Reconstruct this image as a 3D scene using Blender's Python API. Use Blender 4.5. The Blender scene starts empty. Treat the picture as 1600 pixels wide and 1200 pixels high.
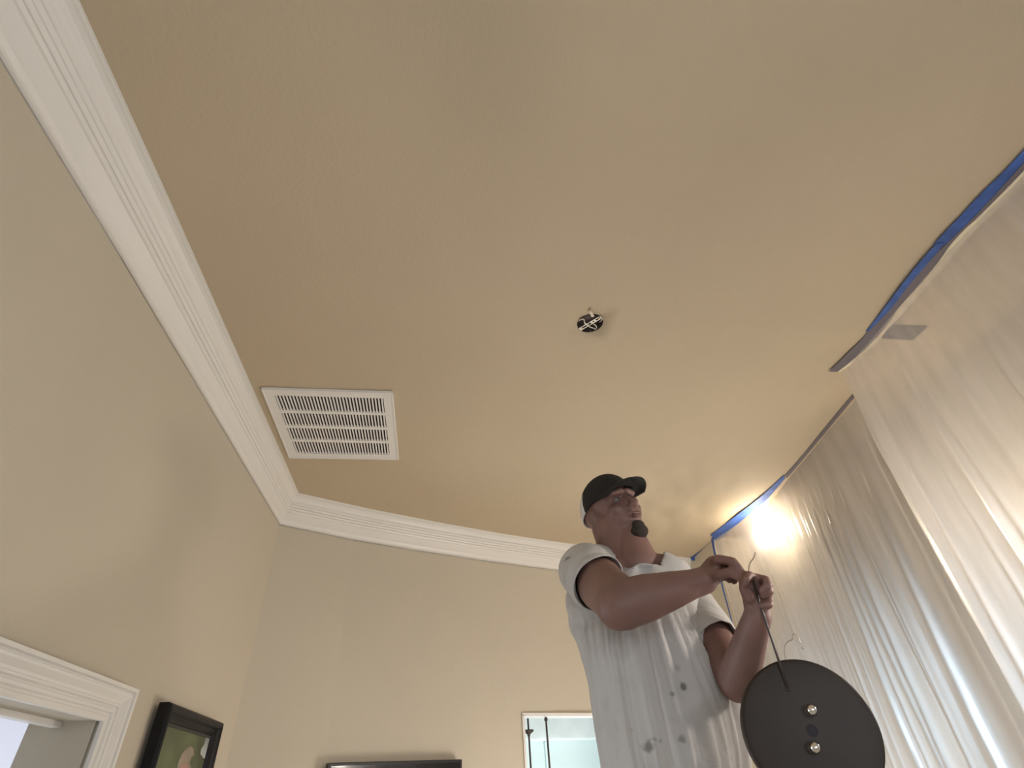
import bpy, bmesh, math, random
import numpy as np
from mathutils import Vector, Matrix, noise
random.seed(4)
S = bpy.context.scene
C = S.collection

# ------------------------------------------------------------------ camera
CH = 1.45                      # camera height above the floor
HC = 3.05                      # ceiling height
F = 835.0                      # focal length in px of the 1600 px frame
_up = Vector((-72, -1074, F)).normalized()
_vx = -129.0
_d1 = Vector((_vx, (F*F - 72*_vx)/1074, F)).normalized()
_d2 = _d1.cross(_up)
_M = Matrix((_d2, _d1, _up))
cam_d = bpy.data.cameras.new('camera')
cam = bpy.data.objects.new('camera', cam_d); C.objects.link(cam)
cam_d.sensor_width = 36; cam_d.lens = F*36/1600; cam_d.clip_start = 0.02
_r = _M @ Vector((1, 0, 0)); _u = _M @ Vector((0, -1, 0)); _b = _M @ Vector((0, 0, -1))
cam.matrix_world = Matrix(((_r.x, _u.x, _b.x, 0), (_r.y, _u.y, _b.y, 0), (_r.z, _u.z, _b.z, CH), (0, 0, 0, 1)))
S.camera = cam

# ------------------------------------------------------------------ world, lights, exposure
S.view_settings.view_transform = 'Standard'; S.view_settings.look = 'None'
S.view_settings.gamma = 1; S.view_settings.use_curve_mapping = False
S.view_settings.exposure = 0.27
w = bpy.data.worlds.new('world'); S.world = w; w.use_nodes = True
w.node_tree.nodes['Background'].inputs[0].default_value = (.75, .82, 1, 1)
w.node_tree.nodes['Background'].inputs[1].default_value = 0.4

def light(kind, name, loc, power, col, size=.1, size_y=None, aim=None):
    d = bpy.data.lights.new(name, kind); d.energy = power; d.color = col
    if kind == 'AREA':
        d.size = size
        if size_y: d.shape = 'RECTANGLE'; d.size_y = size_y
    else:
        d.shadow_soft_size = size
    o = bpy.data.objects.new(name, d); C.objects.link(o); o.location = loc
    if aim is not None:
        o.rotation_euler = (Vector(aim) - Vector(loc)).to_track_quat('-Z', 'Y').to_euler()
    return o
WARM = (1, .80, .55); SOFT = (1, .90, .74); DAY = (.80, .90, 1.0)
# (the two wall sconces and the floor lamp light the room with their own glowing globes)
# daylight through the window of the wall behind the camera, through the doorway on the left, in the room past the opening
light('AREA', 'window_daylight', (.5, -1.86, CH+.2), 20, (.88, .95, 1), 2.1, 1.4, (.0, 2.5, CH+.3))
light('AREA', 'doorway_daylight', (-2.6, 2.15, CH-.2), 22, DAY, .5, 1.2, (2.2, 1.35, CH-.05))
wl_ = light('AREA', 'cool_sheet_fill', (-.45, -1.86, CH-.1), 4.5, (.66, .87, 1), .5, .7, (1.94, 2.0, CH+.12)); wl_.data.spread = math.radians(16)  # added narrow beam that puts a cool patch on the lower sheet
light('POINT', 'porch_light', (1.2, 5.1, CH-.5), 30, (.85, .95, 1.0), .3)
# added fill light low at the back of the room, without a lamp
light('POINT', 'room_fill_light', (1.3, 3.1, CH-.65), 40, (1, .91, .81), .30)

# ------------------------------------------------------------------ geometry from the sight lines
def ray(px, py):
    return _M @ Vector((px-800, py-600, F))
def PH(px, py, hd):            # point seen at a pixel, at a horizontal distance
    v = ray(px, py); v = v*(hd/math.hypot(v.x, v.y)); return Vector((v.x, v.y, v.z+CH))
def PC(px, py, z=HC):          # point seen at a pixel, at a height
    v = ray(px, py); v = v*((z-CH)/v.z); return Vector((v.x, v.y, z))
def PX(px, py, x):             # point seen at a pixel, on a plane of constant x
    v = ray(px, py); v = v*(x/v.x); return Vector((v.x, v.y, v.z+CH))

# ------------------------------------------------------------------ materials
def newmat(name):
    m = bpy.data.materials.new(name); m.use_nodes = True
    nt = m.node_tree; return m, nt, nt.nodes['Principled BSDF']
def mat(name, col, rough=.5, metal=0, bump=None, spec=.5, coat=0, var=None):
    """bump = list of (scale, strength, distance); var = (scale, amount)"""
    m, nt, b = newmat(name)
    b.inputs['Base Color'].default_value = (*col, 1)
    b.inputs['Roughness'].default_value = rough
    b.inputs['Metallic'].default_value = metal
    b.inputs['Specular IOR Level'].default_value = spec
    b.inputs['Coat Weight'].default_value = coat
    tc = nt.nodes.new('ShaderNodeTexCoord')
    if var:
        n = nt.nodes.new('ShaderNodeTexNoise'); n.inputs['Scale'].default_value = var[0]; n.inputs['Detail'].default_value = 5
        nt.links.new(tc.outputs['Object'], n.inputs['Vector'])
        r = nt.nodes.new('ShaderNodeMapRange'); r.inputs['From Min'].default_value = .3; r.inputs['From Max'].default_value = .7
        r.inputs['To Min'].default_value = 1-var[1]; r.inputs['To Max'].default_value = 1+var[1]
        nt.links.new(n.outputs['Fac'], r.inputs['Value'])
        x = nt.nodes.new('ShaderNodeVectorMath'); x.operation = 'SCALE'; x.inputs[0].default_value = col
        nt.links.new(r.outputs[0], x.inputs['Scale']); nt.links.new(x.outputs[0], b.inputs['Base Color'])
    prev = None
    for sc, st, di in (bump or []):
        n = nt.nodes.new('ShaderNodeTexNoise'); n.inputs['Scale'].default_value = sc; n.inputs['Detail'].default_value = 3
        nt.links.new(tc.outputs['Object'], n.inputs['Vector'])
        bp = nt.nodes.new('ShaderNodeBump'); bp.inputs['Strength'].default_value = st; bp.inputs['Distance'].default_value = di
        nt.links.new(n.outputs['Fac'], bp.inputs['Height'])
        if prev: nt.links.new(prev.outputs[0], bp.inputs['Normal'])
        prev = bp
    if prev: nt.links.new(prev.outputs[0], b.inputs['Normal'])
    return m
def emit(name, col, st):
    m, nt, b = newmat(name)
    b.inputs['Base Color'].default_value = (*col, 1)
    b.inputs['Emission Color'].default_value = (*col, 1); b.inputs['Emission Strength'].default_value = st
    return m
TAN = (.56, .466, .335)
M = {}
M['ceiling'] = mat('ceiling_paint', TAN, .75, bump=[(75, .35, .004), (3, .25, .02)], var=(1.2, .03))
M['wall'] = mat('wall_paint', (.60, .545, .445), .7, bump=[(90, .25, .003)], var=(1.5, .02))
M['trim'] = mat('white_trim_paint', (.83, .81, .78), .38, bump=[(30, .06, .002)])
M['white'] = mat('white_enamel', (.84, .82, .80), .4)
M['dark'] = mat('painted_hole_shade', (.035, .03, .035), .8)
M['duct'] = mat('grey_duct', (.05, .05, .06), .6)
M['floor'] = mat('floor_carpet', (.50, .45, .39), .9, var=(3, .08))
M['black'] = mat('black_frame', (.005, .005, .007), .4, spec=.25, bump=[(60, .2, .002)])
M['tv'] = mat('tv_plastic', (.010, .010, .012), .35)
M['screen'] = mat('tv_screen', (.004, .004, .005), .08)
M['tape'] = mat('blue_tape', (.05, .12, .40), .65, bump=[(120, .5, .002)], var=(18, .25))
M['tape_dark'] = mat('grey_tape', (.17, .15, .17), .7, bump=[(80, .5, .002)])
M['paper'] = mat('masking_strip', (.80, .72, .56), .7, bump=[(40, .5, .003)])
M['skin'] = mat('skin', (.215, .118, .098), .55, bump=[(160, .25, .002)], var=(12, .10))
M['lip'] = mat('lip', (.175, .085, .075), .45)
M['hair'] = mat('beard_hair', (.040, .028, .024), .85, bump=[(300, 1, .004)])
M['cap'] = mat('black_cap_cloth', (.016, .014, .013), .9, bump=[(400, .4, .001)])
M['capw'] = mat('white_cap_mesh', (.72, .68, .66), .85, bump=[(300, .6, .001)])
M['eye'] = mat('shaded_eye_white', (.19, .16, .145), .35)  # eye white darkened, the shade of the cap brim is in its colour
M['iris'] = mat('iris', (.03, .02, .015), .2)
M['trousers'] = mat('trouser_cloth', (.55, .53, .50), .85, bump=[(200, .4, .001)])
M['shoe'] = mat('shoe_leather', (.08, .06, .05), .6)
M['metal'] = mat('steel', (.60, .57, .52), .5, .6)
M['brass'] = mat('brass', (.75, .55, .25), .3, 1)
M['chrome'] = mat('chrome', (.88, .86, .82), .06, 1)
M['bronze'] = mat('dark_bronze_enamel', (.029, .019, .0135), .48, bump=[(25, .1, .002)], spec=.3, var=(9, .25))
M['wire'] = mat('dark_wire', (.05, .035, .03), .4)
M['copper'] = mat('bare_wire', (.42, .34, .27), .35, .6)
M['wirew'] = mat('white_wire', (.80, .74, .64), .5)
M['box'] = mat('junction_box', (.085, .065, .065), .5, .4)
M['alu'] = mat('ladder_aluminium', (.6, .6, .62), .35, .9)
M['bulb'] = emit('lamp_glass', (1, .86, .66), 32)
M['bulb2'] = emit('lamp_shade_glow', (1, .90, .79), 100)
M['porch_wall'] = mat('porch_wall', (.70, .80, .80), .6)
M['porch_beam'] = mat('porch_beam', (.86, .90, .90), .6, var=(6, .06))
M['hallwall'] = mat('hall_wall', (.80, .78, .84), .7)
M['daylight'] = emit('daylight_pane', (.82, .86, 1), 2.2)
M['print_green'] = mat('print_green', (.105, .125, .062), .5, var=(7, .35))
M['print_pale'] = mat('print_pale', (.30, .25, .20), .5, var=(12, .25))
M['print_pink'] = mat('print_pink', (.42, .25, .19), .5)
M['print_white'] = mat('print_white', (.42, .45, .44), .5, var=(18, .4))
M['mat_board'] = mat('dark_mount', (.045, .040, .038), .6)

def shirt_mat():
    m, nt, b = newmat('white_tshirt_cotton')
    b.inputs['Roughness'].default_value = .9
    tc = nt.nodes.new('ShaderNodeTexCoord')
    n = nt.nodes.new('ShaderNodeTexNoise'); n.inputs['Scale'].default_value = 11; n.inputs['Detail'].default_value = 6
    nt.links.new(tc.outputs['Object'], n.inputs['Vector'])
    r = nt.nodes.new('ShaderNodeValToRGB')
    r.color_ramp.elements[0].position = .25; r.color_ramp.elements[0].color = (.43, .415, .41, 1)
    r.color_ramp.elements[1].position = .48; r.color_ramp.elements[1].color = (.54, .525, .515, 1)
    nt.links.new(n.outputs['Fac'], r.inputs['Fac'])
    n2 = nt.nodes.new('ShaderNodeTexNoise'); n2.inputs['Scale'].default_value = 60
    nt.links.new(tc.outputs['Object'], n2.inputs['Vector'])
    bp = nt.nodes.new('ShaderNodeBump'); bp.inputs['Strength'].default_value = .3; bp.inputs['Distance'].default_value = .003
    nt.links.new(n2.outputs['Fac'], bp.inputs['Height']); nt.links.new(bp.outputs[0], b.inputs['Normal'])
    col = r.outputs[0]
    # paint and grease spots on the cloth
    for (px, py, rad, dk) in ((1069, 1072, .012, .35), (1064, 1157, .010, .6), (892, 863, .009, .35), (1013, 1166, .014, .45), (1020, 1155, .008, .6),
                              (1062, 1042, .010, .75), (1050, 1085, .006, .6), (990, 1140, .006, .8), (1030, 1158, .006, .7)):
        p = PH(px, py, 1.47)
        sb = nt.nodes.new('ShaderNodeVectorMath'); sb.operation = 'SUBTRACT'; sb.inputs[1].default_value = p
        nt.links.new(tc.outputs['Object'], sb.inputs[0])
        ml = nt.nodes.new('ShaderNodeVectorMath'); ml.operation = 'MULTIPLY'; ml.inputs[1].default_value = (1, .05, 1)
        nt.links.new(sb.outputs[0], ml.inputs[0])
        ln = nt.nodes.new('ShaderNodeVectorMath'); ln.operation = 'LENGTH'; nt.links.new(ml.outputs[0], ln.inputs[0])
        ad = nt.nodes.new('ShaderNodeMath'); ad.operation = 'MULTIPLY_ADD'; ad.inputs[1].default_value = rad*1.6; ad.inputs[2].default_value = -rad*.8
        nt.links.new(n2.outputs['Fac'], ad.inputs[0])
        a2 = nt.nodes.new('ShaderNodeMath'); a2.operation = 'ADD'; nt.links.new(ln.outputs['Value'], a2.inputs[0]); nt.links.new(ad.outputs[0], a2.inputs[1])
        mr = nt.nodes.new('ShaderNodeMapRange'); mr.inputs['From Min'].default_value = rad*.3; mr.inputs['From Max'].default_value = rad
        mr.inputs['To Min'].default_value = dk; mr.inputs['To Max'].default_value = 1
        nt.links.new(a2.outputs[0], mr.inputs['Value'])
        sc = nt.nodes.new('ShaderNodeVectorMath'); sc.operation = 'SCALE'
        nt.links.new(col, sc.inputs[0]); nt.links.new(mr.outputs[0], sc.inputs['Scale']); col = sc.outputs[0]
    nt.links.new(col, b.inputs['Base Color'])
    return m
M['shirt'] = shirt_mat()

def plastic_mat(name, alpha, tint):
    m, nt, b = newmat(name)
    out = nt.nodes['Material Output']; nt.nodes.remove(b)
    tr = nt.nodes.new('ShaderNodeBsdfTransparent'); tr.inputs[0].default_value = (.97, .97, .98, 1)
    df = nt.nodes.new('ShaderNodeBsdfDiffuse'); df.inputs[0].default_value = (*tint, 1)
    tl = nt.nodes.new('ShaderNodeBsdfTranslucent'); tl.inputs[0].default_value = (*tint, 1)
    gl = nt.nodes.new('ShaderNodeBsdfGlossy'); gl.inputs['Roughness'].default_value = .32
    tc = nt.nodes.new('ShaderNodeTexCoord')
    n = nt.nodes.new('ShaderNodeTexNoise'); n.inputs['Scale'].default_value = 3; n.inputs['Detail'].default_value = 6
    mp = nt.nodes.new('ShaderNodeMapping'); mp.inputs['Scale'].default_value = (1, 4, .6)
    nt.links.new(tc.outputs['Object'], mp.inputs[0]); nt.links.new(mp.outputs[0], n.inputs['Vector'])
    bp = nt.nodes.new('ShaderNodeBump'); bp.inputs['Strength'].default_value = .10; bp.inputs['Distance'].default_value = .02
    nt.links.new(n.outputs['Fac'], bp.inputs['Height'])
    for s in (df, tl, gl): nt.links.new(bp.outputs[0], s.inputs['Normal'])
    m1 = nt.nodes.new('ShaderNodeMixShader'); m1.inputs[0].default_value = .5
    nt.links.new(df.outputs[0], m1.inputs[1]); nt.links.new(tl.outputs[0], m1.inputs[2])
    m2 = nt.nodes.new('ShaderNodeMixShader')
    r = nt.nodes.new('ShaderNodeMapRange'); r.inputs['From Min'].default_value = .3; r.inputs['From Max'].default_value = .7
    r.inputs['To Min'].default_value = alpha-.08; r.inputs['To Max'].default_value = alpha+.08
    nt.links.new(n.outputs['Fac'], r.inputs['Value']); nt.links.new(r.outputs[0], m2.inputs[0])
    nt.links.new(tr.outputs[0], m2.inputs[1]); nt.links.new(m1.outputs[0], m2.inputs[2])
    fr = nt.nodes.new('ShaderNodeFresnel'); fr.inputs[0].default_value = 1.35; nt.links.new(bp.outputs[0], fr.inputs['Normal'])
    m3 = nt.nodes.new('ShaderNodeMixShader'); nt.links.new(fr.outputs[0], m3.inputs[0])
    nt.links.new(m2.outputs[0], m3.inputs[1]); nt.links.new(gl.outputs[0], m3.inputs[2])
    nt.links.new(m3.outputs[0], out.inputs['Surface'])
    return m
M['plastic'] = plastic_mat('clear_plastic_sheeting', .52, (.86, .86, .91))

# ------------------------------------------------------------------ object helpers
def tag(o, label=None, cat=None, group=None, kind=None):
    if label: o['label'] = label
    if cat: o['category'] = cat
    if group: o['group'] = group
    if kind: o['kind'] = kind
    return o
def empty(name, loc):
    o = bpy.data.objects.new(name, None); C.objects.link(o); o.location = loc; o.empty_display_size = .05
    return o
def link(name, me, parent=None, m=None, smooth=False):
    o = bpy.data.objects.new(name, me); C.objects.link(o)
    if m is not None: me.materials.append(m)
    if smooth:
        for p in me.polygons: p.use_smooth = True
    if parent is not None:
        o.parent = parent
        o.matrix_parent_inverse = Matrix.Translation(-world_loc(parent))
    return o
def world_loc(o):
    l = o.location.copy()
    if o.parent is not None:
        l = l + world_loc(o.parent) + o.matrix_parent_inverse.translation
    return l
def build(name, bm, m, parent=None, smooth=False, auto=None):
    bmesh.ops.recalc_face_normals(bm, faces=bm.faces)
    me = bpy.data.meshes.new(name); bm.to_mesh(me); bm.free()
    o = link(name, me, parent, m, smooth)
    return o
def box_bm(bm, lo, hi, rot=None, piv=None, bev=0):
    lo, hi = Vector(lo), Vector(hi)
    r = bmesh.ops.create_cube(bm, size=1)
    vs = r['verts']
    for v in vs:
        v.co = Vector((lo.x + (v.co.x+.5)*(hi.x-lo.x), lo.y + (v.co.y+.5)*(hi.y-lo.y), lo.z + (v.co.z+.5)*(hi.z-lo.z)))
    if bev:
        es = list({e for v in vs for e in v.link_edges})
        rb = bmesh.ops.bevel(bm, geom=es, offset=bev, segments=2, affect='EDGES', profile=.6)
        vs = list({v for f in rb['faces'] for v in f.verts} | {v for v in vs if v.is_valid})
    if rot is not None:
        piv = Vector(piv)
        for v in vs: v.co = rot @ (v.co-piv) + piv
    return vs
def frame_bm(bm, o, X, Y, Z, lo, hi, bev=0):
    """box given in a local frame: origin o and unit axes"""
    vs = box_bm(bm, lo, hi, bev=bev)
    for v in vs: v.co = o + X*v.co.x + Y*v.co.y + Z*v.co.z
def lathe_bm(bm, prof, o, Z, n=32):
    """profile (r, h) turned about axis Z through o"""
    Z = Z.normalized(); X = Z.orthogonal().normalized(); Y = Z.cross(X)
    rings = []
    for r, h in prof:
        if r < 1e-5: rings.append([bm.verts.new(o+Z*h)])
        else: rings.append([bm.verts.new(o+Z*h+X*(r*math.cos(2*math.pi*k/n))+Y*(r*math.sin(2*math.pi*k/n))) for k in range(n)])
    for a, b in zip(rings, rings[1:]):
        for k in range(n):
            k2 = (k+1) % n
            if len(a) == 1 and len(b) == 1: continue
            if len(a) == 1: bm.faces.new((a[0], b[k], b[k2]))
            elif len(b) == 1: bm.faces.new((a[k], a[k2], b[0]))
            else: bm.faces.new((a[k], a[k2], b[k2], b[k]))
def catmull(pts, n=8):
    P = [Vector(p) for p in pts]; out = []
    for i in range(len(P)-1):
        p0 = P[max(i-1, 0)]; p1 = P[i]; p2 = P[i+1]; p3 = P[min(i+2, len(P)-1)]
        for k in range(n):
            t = k/n
            out.append(.5*((2*p1)+(-p0+p2)*t+(2*p0-5*p1+4*p2-p3)*t*t+(-p0+3*p1-3*p2+p3)*t**3))
    out.append(P[-1]); return out
def tube_bm(bm, pts, r, n=8, cap=True):
    P = [Vector(p) for p in pts]
    rs = r if isinstance(r, (list, tuple)) else [r]*len(P)
    t0 = (P[1]-P[0]).normalized(); N = t0.orthogonal().normalized(); rings = []
    for i, p in enumerate(P):
        t = (P[min(i+1, len(P)-1)]-P[max(i-1, 0)]).normalized()
        N = (N - t*N.dot(t)).normalized(); B = t.cross(N)
        rings.append([bm.verts.new(p+N*(rs[i]*math.cos(2*math.pi*k/n))+B*(rs[i]*math.sin(2*math.pi*k/n))) for k in range(n)])
    for a, b in zip(rings, rings[1:]):
        for k in range(n): bm.faces.new((a[k], a[(k+1) % n], b[(k+1) % n], b[k]))
    if cap: bm.faces.new(rings[0][::-1]); bm.faces.new(rings[-1])
def tube(name, pts, r, m, parent=None, n=8):
    bm = bmesh.new(); tube_bm(bm, pts, r, n); return build(name, bm, m, parent, True)
def prism_bm(bm, poly, z0, z1):
    a = [bm.verts.new((p[0], p[1], z0)) for p in poly]; b = [bm.verts.new((p[0], p[1], z1)) for p in poly]
    bm.faces.new(a); bm.faces.new(b[::-1])
    for i in range(len(poly)):
        j = (i+1) % len(poly); bm.faces.new((a[i], b[i], b[j], a[j]))

# organic solids: overlapping tapered capsules, ellipsoids and lofts joined into ONE continuous surface
def o_ball(bm, c, r, R=None):
    rr = (r, r, r) if not hasattr(r, '__len__') else r
    ret = bmesh.ops.create_icosphere(bm, subdivisions=3, radius=1)
    for v in ret['verts']:
        q = Vector((v.co.x*rr[0], v.co.y*rr[1], v.co.z*rr[2]))
        if R is not None: q = R @ q
        v.co = Vector(c)+q
def o_caps(bm, a, ra, b, rb):
    a, b = Vector(a), Vector(b)
    o_ball(bm, a, ra); o_ball(bm, b, rb)
    tube_bm(bm, [a, b], [ra, rb], 20)
def o_chain(bm, pts, rs):
    for i in range(len(pts)-1): o_caps(bm, pts[i], rs[i], pts[i+1], rs[i+1])
def o_loft(bm, rings, n=28):
    """rings: (centre, semi-axis A vector, semi-axis B vector)"""
    R = []
    for c, A, B in rings:
        R.append([bm.verts.new(Vector(c)+Vector(A)*math.cos(2*math.pi*k/n)+Vector(B)*math.sin(2*math.pi*k/n)) for k in range(n)])
    for a, b in zip(R, R[1:]):
        for k in range(n): bm.faces.new((a[k], a[(k+1) % n], b[(k+1) % n], b[k]))
    bm.faces.new(R[0][::-1]); bm.faces.new(R[-1])
def organic(bm, voxel, smooth=6, fac=.5):
    """remesh and relax, returns a new mesh"""
    bmesh.ops.recalc_face_normals(bm, faces=bm.faces)
    me = bpy.data.meshes.new('tmp'); bm.to_mesh(me); bm.free()
    o = bpy.data.objects.new('tmp', me); C.objects.link(o)
    md = o.modifiers.new('r', 'REMESH'); md.mode = 'VOXEL'; md.voxel_size = voxel
    ms = o.modifiers.new('s', 'SMOOTH'); ms.iterations = smooth; ms.factor = fac
    dg = bpy.context.evaluated_depsgraph_get()
    me2 = bpy.data.meshes.new_from_object(o.evaluated_get(dg), depsgraph=dg)
    bpy.data.objects.remove(o); bpy.data.meshes.remove(me)
    return me2

# ------------------------------------------------------------------ the room
# ceiling outline (where the crown moulding meets the ceiling) and the wall line behind it
CL = [(-.914, -1.9), (-.914, .571), (-.903, 1.243), (-.883, 3.22)]
CB = [(-.883, 3.22), (-.46, 3.455), (-.025, 3.661), (.49, 3.885), (1.017, 4.084), (1.62, 4.275), (2.255, 4.443), (2.42, 4.485)]
WL = [(-1.085, -1.9), (-1.067, .571), (-1.045, 1.243), (-.995, 3.36)]
WB = [(-.995, 3.36), (-.565, 3.615), (-.125, 3.825), (.405, 4.055), (.947, 4.262), (1.56, 4.458), (2.205, 4.628), (2.45, 4.69)]
XR = 2.50                                # the right-hand wall
XL = -1.30

# ceiling: a fine mesh with real undulations near the far right, an opening for the grille and one for the lamp box
GX0, GX1, GY0, GY1 = -.828, -.262, 2.150, 2.738       # duct opening under the grille
BC = PC(922, 505); BCX, BCY = BC.x, BC.y
def ceil_z(x, y):
    z = 0
    d = math.exp(-(((x-1.55)/.55)**2+((y-3.1)/.85)**2))
    if d > .01:
        z += d*(.022*noise.noise(Vector((x*5-y*2.2, y*1.6+x, 3.1))) + .014*noise.noise(Vector((x*11-y*5, y*4+2*x, 7.7))))
        a = (x-1.45)*.75+(y-3.05)*.66
        b = -(x-1.45)*.66+(y-3.05)*.75
        z += d*.016*math.exp(-(b/.06)**2)*math.cos(a*2)-d*.012*math.exp(-((b-.17)/.04)**2)*math.cos(a*3)
    z += .004*noise.noise(Vector((x*1.3, y*1.3, 1)))
    z += -.012*math.exp(-(((x-1.55)/.5)**2))*math.exp(-((y-1.55)/.10)**2)
    return HC+z
def make_ceiling():
    bm = bmesh.new(); st = .04; hs = .12
    xs = [BCX-hs+st*i for i in range(-48, 56)]; xs = [x for x in xs if XL-.05 < x < XR+.12]
    ys = [BCY-hs+st*i for i in range(-85, 86)]; ys = [y for y in ys if -2.0 < y < 4.9]
    V = {}
    for i, x in enumerate(xs):
        for j, y in enumerate(ys): V[i, j] = bm.verts.new((x, y, ceil_z(x, y)))
    hole = []
    for i in range(len(xs)-1):
        for j in range(len(ys)-1):
            cx, cy = xs[i]+st/2, ys[j]+st/2
            if GX0 < cx < GX1 and GY0 < cy < GY1: continue
            if abs(cx-BCX) < hs and abs(cy-BCY) < hs: hole.append((i, j)); continue
            bm.faces.new((V[i, j], V[i, j+1], V[i+1, j+1], V[i+1, j]))
    i0 = min(h[0] for h in hole); i1 = max(h[0] for h in hole)+1; j0 = min(h[1] for h in hole); j1 = max(h[1] for h in hole)+1
    loop = [(i, j0) for i in range(i0, i1)]+[(i1, j) for j in range(j0, j1)]+[(i, j1) for i in range(i1, i0, -1)]+[(i0, j) for j in range(j1, j0, -1)]
    sq = [V[k] for k in loop]; r = .056
    ci = []; cu = []
    for v in sq:
        a = math.atan2(v.co.y-BCY, v.co.x-BCX)
        rr = r*(1+.035*math.sin(a*7+1)+.02*math.sin(a*13))
        ci.append(bm.verts.new((BCX+rr*math.cos(a), BCY+rr*math.sin(a), HC)))
        cu.append(bm.verts.new((BCX+rr*math.cos(a), BCY+rr*math.sin(a), HC+.014)))
    n = len(sq)
    for k in range(n):
        l = (k+1) % n
        bm.faces.new((sq[k], sq[l], ci[l], ci[k])); bm.faces.new((ci[k], ci[l], cu[l], cu[k]))
    o = build('ceiling', bm, M['ceiling'], smooth=True)
    tag(o, 'tan painted textured ceiling with ripples at the far right', None, kind='structure')
make_ceiling()
def plan_wall(name, path, z0, z1, th, label, holes=()):
    """a wall following a plan path, thickness th to the outside; holes = (index range, zlo, zhi)"""
    bm = bmesh.new(); P = [Vector((p[0], p[1], 0)) for p in path]; n = len(P)
    N = []
    for i in range(n):
        t = (P[min(i+1, n-1)]-P[max(i-1, 0)]).normalized(); N.append(Vector((-t.y, t.x, 0)))
    def strip(a, b, lo, hi):
        for i in range(a, b):
            q = [P[i], P[i+1], P[i+1]+N[i+1]*th, P[i]+N[i]*th]
            lo4 = [bm.verts.new(v+Vector((0, 0, lo))) for v in q]; hi4 = [bm.verts.new(v+Vector((0, 0, hi))) for v in q]
            bm.faces.new(lo4[::-1]); bm.faces.new(hi4)
            for k in range(4): bm.faces.new((lo4[k], lo4[(k+1) % 4], hi4[(k+1) % 4], hi4[k]))
    cuts = sorted(holes)
    cur = 0
    for a, b, lo, hi in cuts:
        strip(cur, a, z0, z1)
        if lo > z0: strip(a, b, z0, lo)
        strip(a, b, hi, z1); cur = b
    strip(cur, n-1, z0, z1)
    bmesh.ops.remove_doubles(bm, verts=bm.verts, dist=1e-4)
    o = build(name, bm, M['wall']); tag(o, label, None, kind='structure'); return o
def insert(path, y=None, x=None):
    out = []
    for a, b in zip(path, path[1:]):
        out.append(a)
        for v, k in ((y, 1), (x, 0)):
            for q in (v or []):
                if min(a[k], b[k]) < q-1e-6 and q+1e-6 < max(a[k], b[k]):
                    t = (q-a[k])/(b[k]-a[k]); out.append((a[0]+(b[0]-a[0])*t, a[1]+(b[1]-a[1])*t))
    out.append(path[-1]); return out
# left wall with the cased opening at its foot
DY0, DY1, DZ = .72, 2.095, CH+.262
wl = insert(WL, y=[DY0-.012]); wl = insert(wl, y=[DY1+.012])
ia = [i for i, p in enumerate(wl) if abs(p[1]-DY0+.012) < 1e-5][0]; ib = [i for i, p in enumerate(wl) if abs(p[1]-DY1-.012) < 1e-5][0]
plan_wall('wall_left', wl, 0, HC+.02, .19, 'tan left wall above the white cased doorway', holes=[(ia, ib, 0, DZ+.012)])
# back wall with the bright opening
OX0, OX1, OZ0, OZ1 = .592, 1.50, CH-.55, CH+.445
wb = insert(WB, x=[OX0]); wb = insert(wb, x=[OX1])
ja = [i for i, p in enumerate(wb) if abs(p[0]-OX0) < 1e-5][0]; jb = [i for i, p in enumerate(wb) if abs(p[0]-OX1) < 1e-5][0]
plan_wall('wall_back', wb, 0, HC+.02, .10, 'tan back wall behind the man', holes=[(ja, jb, OZ0, OZ1)])
plan_wall('wall_right', [(2.235, 4.75), (2.235, 4.02), (2.30, 3.98), (XR, 3.96), (XR, -1.9)], 0, HC+.02, .10, 'warm tan right wall behind the plastic sheeting')
def front():
    bm = bmesh.new()
    for lo, hi in (((-1.3, -2.0, 0), (-.6, -1.9, HC+.02)), ((1.6, -2.0, 0), (2.6, -1.9, HC+.02)), ((-.6, -2.0, 0), (1.6, -1.9, CH-.55)), ((-.6, -2.0, CH+.95), (1.6, -1.9, HC+.02))):
        box_bm(bm, lo, hi)
    tag(build('wall_front', bm, M['wall']), 'tan wall behind the camera with a wide window', None, kind='structure')
    bm = bmesh.new(); box_bm(bm, (-3.2, -2.0, -.05), (2.7, 6.9, 0)); tag(build('floor', bm, M['floor']), 'pale beige carpet floor', None, kind='structure')
front()

# crown moulding swept along the wall/ceiling junction
PROF = [(0, 0), (.0, .035), (.045, .035), (.05, .055), (.12, .06), (.20, .085), (.275, .145), (.325, .215), (.345, .275), (.305, .29), (.36, .335),
        (.405, .345), (.42, .325), (.385, .365), (.44, .42), (.475, .425), (.49, .405), (.455, .45), (.51, .505), (.545, .505), (.56, .485), (.53, .53), (.575, .585),
        (.625, .595), (.70, .66), (.80, .74), (.89, .80), (.945, .87), (.955, .93), (.94, .945), (1.0, .955), (1.0, 1.0)]
CDROP = .162
def crown(name, Cp, Wp, label, ends=(None, None)):
    bm = bmesh.new(); rings = []
    for c, w_ in zip(Cp, Wp):
        c = Vector((c[0], c[1], 0)); w_ = Vector((w_[0], w_[1], 0))
        ring = []
        for a, b in PROF:          # a: 0 at the ceiling edge, 1 at the wall; b: drop
            q = c+(w_-c)*a; ring.append(bm.verts.new((q.x, q.y, HC+.004-CDROP*b)))
        q = w_+(w_-c)*.15; ring.append(bm.verts.new((q.x, q.y, HC-CDROP))); ring.append(bm.verts.new((q.x, q.y, HC+.004)))
        rings.append(ring)
    n = len(rings[0])
    for a, b in zip(rings, rings[1:]):
        for k in range(n): bm.faces.new((a[k], a[(k+1) % n], b[(k+1) % n], b[k]))
    bm.faces.new(rings[0]); bm.faces.new(rings[-1])
    o = build(name, bm, M['trim']); tag(o, label, None, kind='structure')
crown('trim_1', CL, WL, 'white stepped crown moulding along the left wall')
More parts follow.
